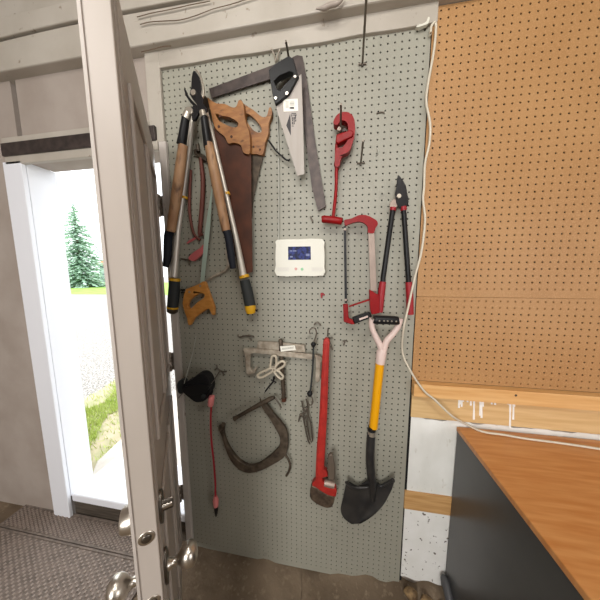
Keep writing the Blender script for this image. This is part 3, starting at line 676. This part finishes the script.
# ------------------------------------------------------------------ shovel
t = thing('shovel', 'short shovel with yellow shaft, white handle and black blade', 'shovel', tuple(P(375, 440, .05)))
C2 = lambda p: K(340, 200, 3, p); C3 = lambda p: K(340, 400, 3, p)
tube('handle_arm', H6([(256, 350), (250, 375), (253, 410), (275, 462), (300, 512), (314, 556)]), [3.4, 3.0, 2.7, 2.9, 3.2, 3.2], 'pink_white', t, offs=[.085] * 6, sm=4, n=12, flat=.9)
tube('handle_arm', H6([(418, 352), (414, 380), (402, 410), (372, 450), (338, 490), (318, 556)]), [3.4, 3.0, 2.9, 3.0, 3.2, 3.2], 'pink_white', t, offs=[.085] * 6, sm=4, n=12, flat=.9)
gp_ = tube('grip', H6([(262, 357), (272, 358), (340, 360), (402, 364), (412, 364)]), [3.6, 4.4, 4.5, 4.4, 3.6], 'black_plastic', t, off=0.0900, sm=2, n=14)
for c in H6([(297, 366), (325, 366), (347, 367), (371, 368), (398, 369)]): disc('rivet', c, .8, 'bright_wire', gp_, off=0.1095, th=.006, n=10)
disc('handle_bolt', H6([(255, 352)])[0], 1.2, 'hook_wire', t, off=0.1005, th=.004, n=12)
tube('socket', H6([(318, 540)]) + C2([(125, 455), (120, 490)]), [4.2, 5.0, 4.6], 'pink_white', t, off=0.0850, n=14)
tube('shaft', C2([(120, 486)]) + C3([(100, 82)]), [4.3, 4.2], 'yellow_shaft', t, off=0.0850, n=14)
tube('ferrule', C3([(97, 80), (95, 90)]), [3.9, 3.9], 'black_plastic', t, off=0.0850, n=14); tube('ferrule_band', C3([(95.4, 92), (94.8, 104)]), [4.3, 4.3], 'bright_wire', t, off=0.0850, n=14)
tube('neck', C3([(95, 88), (92, 130), (90, 180), (93, 222), (98, 255), (98, 300)]), [4.0, 4.3, 4.3, 4.2, 4.0, 2.2], 'shovel_black', t, offs=[.085, .084, .078, .066, .044, .026], sm=4, n=14)
def shovel_blade():
    Lp = C3([(19, 243), (14, 270), (8, 300), (2, 330), (12, 355), (34, 372)]); Rp = C3([(164, 238), (158, 262), (146, 288), (128, 318), (96, 350), (62, 371)])
    L_ = cr(Lp, 4); R_ = cr(Rp, 4); N = len(L_); nS = 22; vs = []; fs = []
    for side in (0, 1):
        for i in range(N):
            u = i / (N - 1)
            for k in range(nS + 1):
                s = k / nS; q = (1 - s) * np.array(L_[i]) + s * np.array(R_[i])
                c = 2 * s - 1; top = (1 - u) ** 2
                # shoulders dip at the top beside the socket ridge
                dip = 5.5 * top ** 3 * math.exp(-((abs(c) - .52) / .28) ** 2)
                ridge = .012 * math.exp(-((c - .12) / .16) ** 2) * (1 - u) ** 1.2
                off = .012 + .022 * (c * c) ** .9 * (1 - .35 * u) + ridge + .012 * u + (.010 * top if abs(c) < 1.1 else 0)
                w = P(q[0], q[1] + dip, off); vs.append((w.x, w.y + (.0028 if side else 0), w.z))
    def id_(sd, i, k): return sd * N * (nS + 1) + i * (nS + 1) + k
    for i in range(N - 1):
        for k in range(nS):
            fs.append((id_(0, i, k), id_(0, i, k + 1), id_(0, i + 1, k + 1), id_(0, i + 1, k)))
            fs.append((id_(1, i, k), id_(1, i + 1, k), id_(1, i + 1, k + 1), id_(1, i, k + 1)))
    for i in range(N - 1):
        for k in (0, nS): fs.append((id_(0, i, k), id_(0, i + 1, k), id_(1, i + 1, k), id_(1, i, k)))
    for k in range(nS):
        for i in (0, N - 1): fs.append((id_(0, i, k), id_(0, i, k + 1), id_(1, i, k + 1), id_(1, i, k)))
    o = obj('blade', vs, fs, 'shovel_black', t, smooth=60)
shovel_blade()
tube('foot_tread', C3([(18, 247), (40, 262), (78, 262), (92, 256)]), 1.4, 'shovel_black', t, offs=[.05, .04, .034, .036], sm=4, n=8); tube('foot_tread', C3([(106, 250), (122, 258), (148, 246), (160, 240)]), [1.4, 1.4, 1.6, 2.0], 'shovel_black', t, offs=[.04, .036, .042, .052], sm=4, n=8)

# ------------------------------------------------------------------ pipe wrench
Q5 = lambda p: K(280, 420, 5, p)
t = thing('pipe_wrench', 'long red pipe wrench hanging head down between bungee and shovel', 'wrench', tuple(P(322, 420, .04)))
slab('handle', [(323.2, 341), (325, 338.6), (328, 338.8), (329.6, 341), (328.6, 372), (327.2, 415)] + Q5([(235, 0), (228, 90), (220, 180), (217, 245), (232, 258), (240, 284), (212, 290), (212, 310), (240, 325), (278, 342), (284, 356), (279, 386), (240, 380), (200, 358), (162, 338), (160, 318), (178, 300), (178, 240), (184, 130), (195, 0)]) + [(321, 380)], 'red_wrench', t, off=0.0750, th=.024, bevel=.003)
tube('edge_rib', [(324.6, 344), (322.4, 380), (320.2, 420), (317.4, 456), (316.6, 476)], .8, 'red_wrench', t, off=0.0755, n=6); tube('edge_rib', [(328.2, 344), (327.4, 380), (326, 420), (324, 456), (323, 470)], .8, 'red_wrench', t, off=0.0755, n=6)
slab('heel_jaw', Q5([(158, 330), (200, 354), (240, 378), (270, 386), (272, 405), (262, 432), (240, 441), (200, 430), (165, 408), (149, 384)]), 'wrench_dark', t, off=0.0780, th=.03, sm=2, bevel=.003)
slab('hook_jaw', Q5([(238, 184), (250, 172), (264, 176), (272, 220), (276, 262), (274, 300), (242, 300), (238, 240)]), 'wrench_shank', t, off=0.0700, th=.016, bevel=.003)
kn = tube('knurled_nut', Q5([(222, 312), (246, 318), (272, 324)]), [3.2, 3.5, 3.2], 'steel', t, off=0.0740, n=16)
# ------------------------------------------------------------------ bar puller
I6 = lambda p: K(230, 310, 6, p)
t = thing('bar_puller', 'grey steel bar clamp with two hooked legs and centre screw', 'clamp', tuple(P(280, 350, .02)))
slab('back_bar', I6([(168, 188), (300, 196), (446, 210), (452, 256), (300, 246), (160, 230)]), 'clamp_metal', t, off=.022, th=.014, bevel=.002)
fb = slab('front_bar', I6([(144, 232), (300, 246), (500, 268), (506, 298), (300, 278), (146, 258)]), 'clamp_metal', t, off=.036, th=.012, bevel=.002)
slab('tag', I6([(300, 218), (388, 211), (396, 240), (305, 250)]), 'sticker', fb, off=.0365, th=.0006, bevel=0)
inkbars('tag_print', [K(265, 335, 15, [(255, y), (430, y - 22), (430, y - 16), (255, y + 6)]) for y in (200, 214)], 'ink_pale', fb, .0370)
slab('hooked_leg', I6([(74, 232), (148, 234), (150, 256), (122, 264), (116, 300), (118, 345), (130, 368), (142, 358), (156, 342), (160, 352), (148, 378), (118, 391), (97, 384), (92, 330), (90, 280)]), 'clamp_metal', t, off=.04, th=.018, bevel=.003)
slab('hooked_leg', I6([(508, 268), (550, 284), (560, 300), (546, 316), (543, 380), (538, 430), (522, 436), (510, 420), (514, 350), (512, 300)]), 'clamp_metal', t, off=.04, th=.018, bevel=.003)
px_, rs_ = [], []
for i in range(34):
    u = i / 33; px_.append((280.6 + u * 3.2, 341 + u * 59)); rs_.append(2.3 if i % 2 else 1.95)
tube('screw', px_, rs_, 'iron', t, off=.026, n=10)
tube('screw_head', [(280.4, 339), (280.6, 342)], [1.7, 2.6], 'iron', t, off=.026, n=8)
tube('screw_tip', [(283.8, 398), (284, 401)], [2.8, 2.4], 'rust_steel', t, off=.026, n=10)
# ------------------------------------------------------------------ three armed puller
t = thing('arm_puller', 'small chrome puller with looped arms hanging on the bar clamp screw', 'puller', tuple(P(273, 368, .05)))
for lp in ([(243, 345), (246, 310), (250, 284), (262, 274), (275, 280), (278, 310), (272, 345)], [(272, 340), (292, 318), (312, 307), (328, 314), (326, 332), (300, 350), (276, 360)], [(266, 366), (288, 364), (304, 380), (318, 398), (310, 412), (292, 404), (274, 385)], [(252, 346), (215, 362), (182, 376), (166, 392), (176, 406), (198, 402), (230, 384), (254, 368)]):
    tube('looped_arm', I6(lp), 1.3, 'cream_metal', t, off=.05, closed=True, sm=4, n=8)
disc('hub', I6([(260, 353)])[0], 3.0, 'clamp_metal', t, off=.055, th=.012)
tube('handle', I6([(264, 400), (258, 430), (236, 456), (212, 488)]), [1.2, 1.0, .8, .8], 'blade_black', t, off=.045, sm=3, n=8); tube('handle_arm', I6([(246, 418), (278, 436)]), [.8, .8], 'blade_black', t, off=.045, n=8)
# ------------------------------------------------------------------ bungee cord and wire hooks
t = thing('bungee_cord', 'dark bungee cord with wire end hooks left of the red wrench', 'cord', tuple(P(313, 350, .02)))
tube('cord', I6([(502, 210), (499, 270), (497, 320), (492, 400), (481, 492)]), .9, 'grip_grey', t, off=.044, sm=3, n=8)
tube('plug', I6([(503, 192), (500, 205), (500, 222)]), [1.4, 2.6, 1.6], 'black_plastic', t, off=.044, sm=2); tube('plug', I6([(482, 488), (478, 502), (480, 518)]), [1.6, 3.0, 1.6], 'black_plastic', t, off=.044, sm=2)
tube('end_hook', I6([(481, 145), (477, 125), (490, 110), (508, 110), (518, 130), (514, 160), (503, 192)]), .65, 'hook_wire', t, off=.044, sm=4, n=8); tube('end_hook', I6([(480, 515), (494, 530), (494, 560), (482, 572), (470, 560), (466, 545)]), .65, 'hook_wire', t, off=.044, sm=4, n=8)
R10 = lambda p: K(290, 380, 10, p)
wirething('wire_hooks', 'bunch of thin bent steel wire hooks below the bungee cord', 'wire hooks', [R10([(120, 210), (128, 270), (142, 320), (135, 380), (150, 470), (180, 600), (200, 640)]), R10([(160, 190), (175, 250), (178, 330), (205, 430), (222, 560), (225, 610)]), R10([(85, 415), (100, 360), (135, 330), (160, 318), (168, 290), (150, 280), (128, 300)]), R10([(140, 400), (165, 360), (170, 430), (185, 520), (200, 600)]), R10([(300 / 10 * 3.2, 350), (110, 340), (125, 370)])], 'hook_wire', None, .75, .02)
# ------------------------------------------------------------------ rusty curved clamp
J6 = lambda p: K(200, 390, 6, p)
t = thing('iron_clamp', 'large rusty curved iron clamp on the lower left pegboard', 'clamp', tuple(P(255, 430, .02)))
slab('curved_body', J6([(362, 92), (392, 82), (440, 145), (505, 222), (526, 280), (524, 362), (500, 410), (440, 448), (370, 484), (300, 500), (235, 482), (182, 425), (148, 345), (130, 285), (112, 235), (122, 208), (145, 214), (140, 245), (150, 300), (185, 370), (235, 428), (290, 458), (350, 448), (420, 398), (466, 352), (480, 308), (468, 262), (420, 178)]), 'iron', t, off=.035, th=.02, sm=2, bevel=.003)
tube('screw_bar', J6([(206, 172), (230, 158), (340, 96), (420, 54), (446, 44)]), [2.6, 1.9, 2.2, 2.4, 1.6], 'iron', t, off=.04, sm=2, n=10)
tube('end_loop', J6([(118, 236), (122, 212), (140, 212), (144, 234), (130, 246)]), 1.1, 'iron', t, off=.042, closed=True, sm=3, n=8)
tube('spring_wire', J6([(448, 44), (462, 62), (478, 88), (486, 106)]), .9, 'hook_wire', t, off=.03, sm=3, n=8)
tube('tail_hook', J6([(512, 388), (532, 420), (540, 455), (532, 490), (518, 514)]), 1.2, 'iron', t, off=.025, sm=4, n=8)
tube('pin', J6([(362, 52), (366, 80)]), .8, 'iron', t, off=.05, n=6)
# ------------------------------------------------------------------ black pouch and red cord
t = thing('pouch', 'rounded black pouch hanging from a peg hook beside the door jamb', 'pouch', tuple(P(196, 388, .08)))
def lump(name, c, rx, rz, ry, off, material, seed, squeeze=.12):
    w = P(c[0], c[1], off); s = depth(w) / FPX; bm = bmesh.new(); bmesh.ops.create_icosphere(bm, subdivisions=4, radius=1); rr = np.random.default_rng(seed); d = rr.normal(size=(7, 3)); ph = rr.uniform(0, 6, 7)
    vs = []
    for v in bm.verts:
        p = np.array(v.co); k = 1 + squeeze * sum(math.sin(2.2 * (p @ d[i]) + ph[i]) for i in range(7)) / 3
        p = p * k; vs.append((w.x + p[0] * rx * s, w.y + p[1] * ry, w.z + p[2] * rz * s))
    fs = [tuple(v.index for v in f.verts) for f in bm.faces]; bm.free()
    return obj(name, vs, fs, material, t, smooth=60)
L75 = lambda p: K(165, 350, 7.5, p)
slab('shell', L75([(128, 275), (160, 240), (205, 222), (238, 188), (285, 184), (318, 212), (334, 262), (334, 318), (312, 340), (302, 378), (248, 394), (212, 382), (165, 345), (138, 318)]), 'black_soft', t, off=.112, th=.045, sm=3, bevel=.018)
slab('front_fold', L75([(140, 285), (190, 268), (250, 262), (320, 272), (328, 292), (300, 318), (250, 335), (190, 340), (155, 322)]), 'black_plastic', t, off=.120, th=.03, sm=3, bevel=.008)
slab('side_disc', L75([(92, 300), (88, 262), (102, 232), (130, 225), (142, 250), (140, 310), (122, 330), (102, 326)]), 'grip_grey', t, off=.085, th=.03, sm=2, bevel=.005)
slab('buckle', L75([(268, 345), (285, 335), (300, 345), (296, 362), (274, 366)]), 'grip_grey', t, off=.1195, th=.02, sm=2, bevel=.001)
tube('strap', L75([(318, 250), (340, 262), (350, 300), (342, 330)]), 1.6, 'black_soft', t, off=.09, sm=3, n=8)
t = thing('red_cord', 'thin red cord with pink plugs hanging below the black pouch', 'cord', tuple(P(210, 400, .08)))
tube('cord', K(200, 390, 6, [(68, 92), (64, 180), (68, 300), (82, 430), (92, 560)]) + K(200, 400, 3, [(46, 270), (47, 295)]), .95, 'cord_red', t, offs=[.085, .075, .06, .05, .045, .04, .04], sm=4, n=8)
tube('plug', L75([(352, 346), (348, 356), (342, 412), (340, 420)]), [2.4, 3.1, 3.0, 2.0], 'pink_plug', t, off=.088, n=12)
tube('plug_tab', L75([(352, 350), (368, 345)]), 1.1, 'pink_plug', t, off=.092, n=8)
tube('clip', K(200, 400, 3, [(46, 288), (47, 300), (48, 318)]), [1.6, 2.9, 2.4], 'pink_plug', t, off=.04, n=10); tube('tip', K(200, 400, 3, [(48, 316), (48.5, 330), (48, 348)]), [2.2, 2.0, .8], 'black_plastic', t, off=.04, n=10)
wirething('string', 'thin pale string hanging from behind the lopper grip to black pouch', 'string', [[(196, 336, .02), (193, 352, .03), (188, 370, .06), (184, 384, .09)]], 'cable_grey', None, .35, .02, 'strand')
wirething('thin_cord', 'thin dark cord trailing left from the black pouch', 'string', [L75([(140, 320), (118, 340), (100, 362)])], 'hook_wire', None, .4, .1, 'strand')
# ------------------------------------------------------------------ telescopic aluminium loppers
A6 = lambda p: K(150, 50, 6, p); B6 = lambda p: K(150, 140, 6, p); C6 = lambda p: K(150, 230, 6, p)
t = thing('lopper', 'loppers with silver tube handles and grey grips ending in yellow', 'lopper', tuple(P(200, 130, .03)))
slab('cutting_blade', A6([(320, 270), (345, 290), (358, 340), (352, 380), (318, 385), (292, 378), (280, 340), (300, 300)]), 'iron', t, off=.034, th=.008, sm=2, bevel=.001)
slab('jaw', A6([(205, 222), (214, 242), (230, 276), (252, 302), (286, 336), (282, 352), (262, 336), (240, 314), (216, 278), (203, 240)]), 'blade_black', t, off=.05, th=.008, bevel=.001)
h = tube('handle', A6([(262, 380), (240, 560)]) + C6([(168, 0), (144, 280)]), [2.5, 2.6, 3.1, 3.6], 'alu', t, offs=[.03, .0205, .0175, .023], n=12)
tube('slide_ring', B6([(208, 338), (206, 352)]), 3.2, 'yellow', h, off=.018, n=12); tube('grip_ring', C6([(148, 290), (147, 304)]), 5.4, 'yellow', h, off=.0265, n=14)
gp2 = tube('grip', C6([(147, 304), (143, 380), (136, 462)]), [5.0, 5.3, 5.2], 'grip_grey', h, off=.0265, sm=2, n=14)
tube('grip_end', C6([(136, 460), (135, 470)]), 5.5, 'yellow', h, off=.0265, n=14); tube('end_cap', C6([(135, 470), (134, 490), (133, 500)]), [5.2, 5.0, 3.0], 'iron', h, off=.0265, n=14)
h = tube('handle', A6([(340, 380), (388, 560)]) + B6([(455, 310), (520, 600)]) + C6([(560, 275)]), [2.0, 2.1, 2.2, 2.6, 3.6], 'alu', t, off=.056, n=12)
tube('slide_ring', B6([(462, 316), (466, 330)]), 2.8, 'yellow', h, off=.054, n=12); tube('grip_ring', C6([(563, 272), (568, 288)]), 5.0, 'yellow', h, off=.054, n=14)
tube('grip', K(60, 200, 3, [(554, 240), (562, 275), (571, 318)]), [4.8, 5.4, 5.3], 'grip_grey', h, off=.054, sm=2, n=14); tube('grip_end', K(60, 200, 3, [(570, 316), (572, 330), (573, 340)]), [5.5, 5.4, 4.2], 'yellow', h, off=.054, n=14)
tube('end_clip', K(60, 200, 3, [(560, 334), (566, 345)]), .9, 'black_plastic', h, off=.054, n=6); tube('end_clip', K(60, 200, 3, [(582, 326), (592, 334)]), .9, 'black_plastic', h, off=.054, n=6)
# ------------------------------------------------------------------ wooden handled loppers
t = thing('lopper', 'bypass loppers with wooden handles and black grips, in front of others', 'lopper', tuple(P(196, 110, .06)))
slab('cutting_blade', A6([(262, 121), (250, 160), (246, 225), (238, 265), (262, 302), (285, 336), (284, 372), (330, 378), (342, 350), (318, 320), (318, 288), (302, 262), (305, 225), (298, 180), (285, 145)]), 'blade_black', t, off=0.0950, th=.007, sm=2, bevel=.001)
slab('counter_blade', A6([(266, 112), (284, 116), (304, 150), (318, 195), (323, 235), (320, 268), (312, 290), (302, 276), (310, 240), (304, 195), (290, 150), (274, 124)]), 'bright_wire', t, off=0.0890, th=.008, sm=2, bevel=.002)
slab('yoke', A6([(258, 330), (300, 338), (290, 380), (268, 420), (250, 420), (248, 380), (250, 345)]), 'blade_black', t, off=0.0870, th=.012, bevel=.002)
disc('pivot_bolt', A6([(258, 252)])[0], 2.7, 'bright_wire', t, off=0.1010, th=.008)
slab('lug', A6([(212, 346), (238, 338), (252, 352), (250, 380), (215, 385), (208, 365)]), 'bright_wire', t, off=0.0930, th=.014, sm=2, bevel=.002)
for fe, slv, wd, gp3, dz in ((A6([(228, 376), (215, 412)]), A6([(214, 408), (200, 500), (188, 572)]), B6([(199, 30), (170, 260), (125, 548)]), B6([(123, 540)]) + C6([(109, 40), (104, 160), (94, 220)]), (.088, .079, .067, .05, .042, .037, .035)),
                         (A6([(317, 372), (328, 408)]), A6([(326, 404), (338, 490), (352, 585)]), B6([(352, 22), (400, 260), (458, 548)]), B6([(456, 540)]) + C6([(470, 40), (488, 160), (498, 232)]), (.088,) * 7)):
    tube('ferrule', fe, [3.6, 4.1], 'bright_wire', t, offs=[dz[0]] * 2, n=14)
    h = tube('handle', wd, [4.4, 5.1, 4.3], 'handle_wood', t, offs=[dz[1], dz[2], dz[3]], sm=4, n=14)
    tube('sleeve', slv, [3.8, 4.2, 4.6], 'black_plastic', h, offs=[dz[0], (dz[0] + dz[1]) / 2, dz[1]], sm=2, n=14)
    tube('grip', gp3, [4.2, 3.9, 3.7, 2.8], 'grip_navy', h, offs=dz[3:7], sm=3, n=14)
# ------------------------------------------------------------------ pull saw with pale handle
t = thing('pruning_saw', 'narrow saw with pale wooden handle between the silver lopper handles', 'saw', tuple(P(198, 295, .04)))
slab('blade', [(214.5, 170), (218.5, 170)] + B6([(376, 280)]) + C6([(358, 0), (325, 310), (300, 318), (330, 0)]), 'mint', t, off=.026, th=.002, bevel=.0003)
slab('handle', C6([(205, 378), (216, 355), (290, 326), (318, 308), (330, 314), (342, 350), (362, 405), (382, 462), (382, 512), (370, 508), (354, 472), (330, 480), (262, 530), (240, 572), (228, 570), (222, 530), (206, 490), (194, 440)]), 'pale_wood', t, off=.036, th=.018, bevel=.0018,
     holes=[cr(C6([(224, 455), (236, 424), (270, 395), (308, 379), (328, 390), (318, 412), (285, 432), (256, 462), (236, 475)]), 2, True)])
for c in C6([(235, 372), (300, 335)]): disc('rivet', c, 1.1, 'bright_wire', t, off=.0375, th=.003)
# ------------------------------------------------------------------ old red handled shears behind the loppers
t = thing('garden_shears', 'old shears with reddish rods and pink grip behind the loppers', 'shears', tuple(P(198, 200, .012)))
tube('rod', B6([(304, 110), (318, 240), (312, 400), (298, 560)]) + C6([(312, 20)]), [1.8, 2.2, 2.2, 2.0, 1.6], 'rod_red', t, off=.014, sm=3, n=10); tube('rod', B6([(246, 180), (238, 320), (238, 440), (262, 560), (300, 600)]), [1.2, 1.5, 1.5, 1.3, 1.2], 'rod_red', t, off=.014, sm=3, n=10)
slab('pink_handle', C6([(229, 165), (262, 132), (300, 108), (316, 88), (326, 108), (318, 140), (280, 172), (262, 186), (240, 182)]), 'pink_grip', t, off=.022, th=.014, sm=2, bevel=.003)
slab('cross_bar', B6([(262, 58), (272, 52), (300, 75), (338, 100), (336, 128), (300, 108), (276, 88), (262, 78)]), 'iron', t, off=.018, th=.01, bevel=.002)
tube('pivot', B6([(285, 30), (292, 72)]), [1.8, 2.2], 'iron', t, off=.022, n=10); tube('pink_tip', C6([(222, 80), (246, 64), (285, 42)]), [.8, 1.3, .9], 'pink_grip', t, off=.012, sm=2, n=8); tube('wire_end', C6([(185, 172), (215, 178), (236, 186), (236, 210)]), .8, 'iron', t, off=.014, sm=3, n=8)
wirething('curved_hook', 'curved grey steel hook bar right of pale wooden saw handle', 'hook', [C6([(330, 310), (355, 292), (400, 268), (440, 250), (466, 225), (470, 190), (456, 120)])], 'clamp_metal', None, 1.5, .009, 'bar')

# ------------------------------------------------------------------ light
wd = bpy.data.worlds.new('world'); scn.world = wd; wd.use_nodes = True
nt = wd.node_tree; bg = nt.nodes['Background']; bg.inputs['Color'].default_value = (.93, .97, 1.0, 1); bg.inputs['Strength'].default_value = 2.4
def area(name, loc, to, sx, sy, e, c):
    l = bpy.data.lights.new(name, 'AREA'); l.shape = 'RECTANGLE'; l.size = sx; l.size_y = sy; l.energy = e; l.color = c
    o = bpy.data.objects.new(name, l); col.objects.link(o); o.location = loc; o.rotation_euler = (Vector(to) - Vector(loc)).to_track_quat('-Z', 'Y').to_euler(); return o
area('overhead_light', (-.46, -1.02, 2.84), (-.2, -.2, 1.1), .2, .2, 4, (1.0, .97, .92))
area('overhead_light', (.25, -1.9, 2.88), (.2, 0, 1.2), 1.0, .3, 20, (1.0, .97, .92))  # added overhead fill, makes the board fall off from top to bottom
area('garage_opening', (-.75, YB + .1, 1.75), (0, 0, 1.4), 1.7, 1.7, 112, (1.0, .99, .97))
area('side_fill', (XR - .1, -1.9, 1.5), (-.5, -.4, 1.3), 1.4, 1.1, 22, (.98, .99, 1.0))  # added fill to brighten the door's inner face, wall has no window
sl = bpy.data.lights.new('sun', 'SUN'); sl.energy = 1.8; sl.angle = .02; sl.color = (1, .95, .85)
so = bpy.data.objects.new('sun', sl); col.objects.link(so); so.rotation_euler = Vector((.72, .12, -.68)).to_track_quat('-Z', 'Y').to_euler()
vs_ = scn.view_settings; vs_.view_transform = 'Standard'; vs_.look = 'None'; vs_.exposure = 0.19; vs_.gamma = 1.0; vs_.use_curve_mapping = False
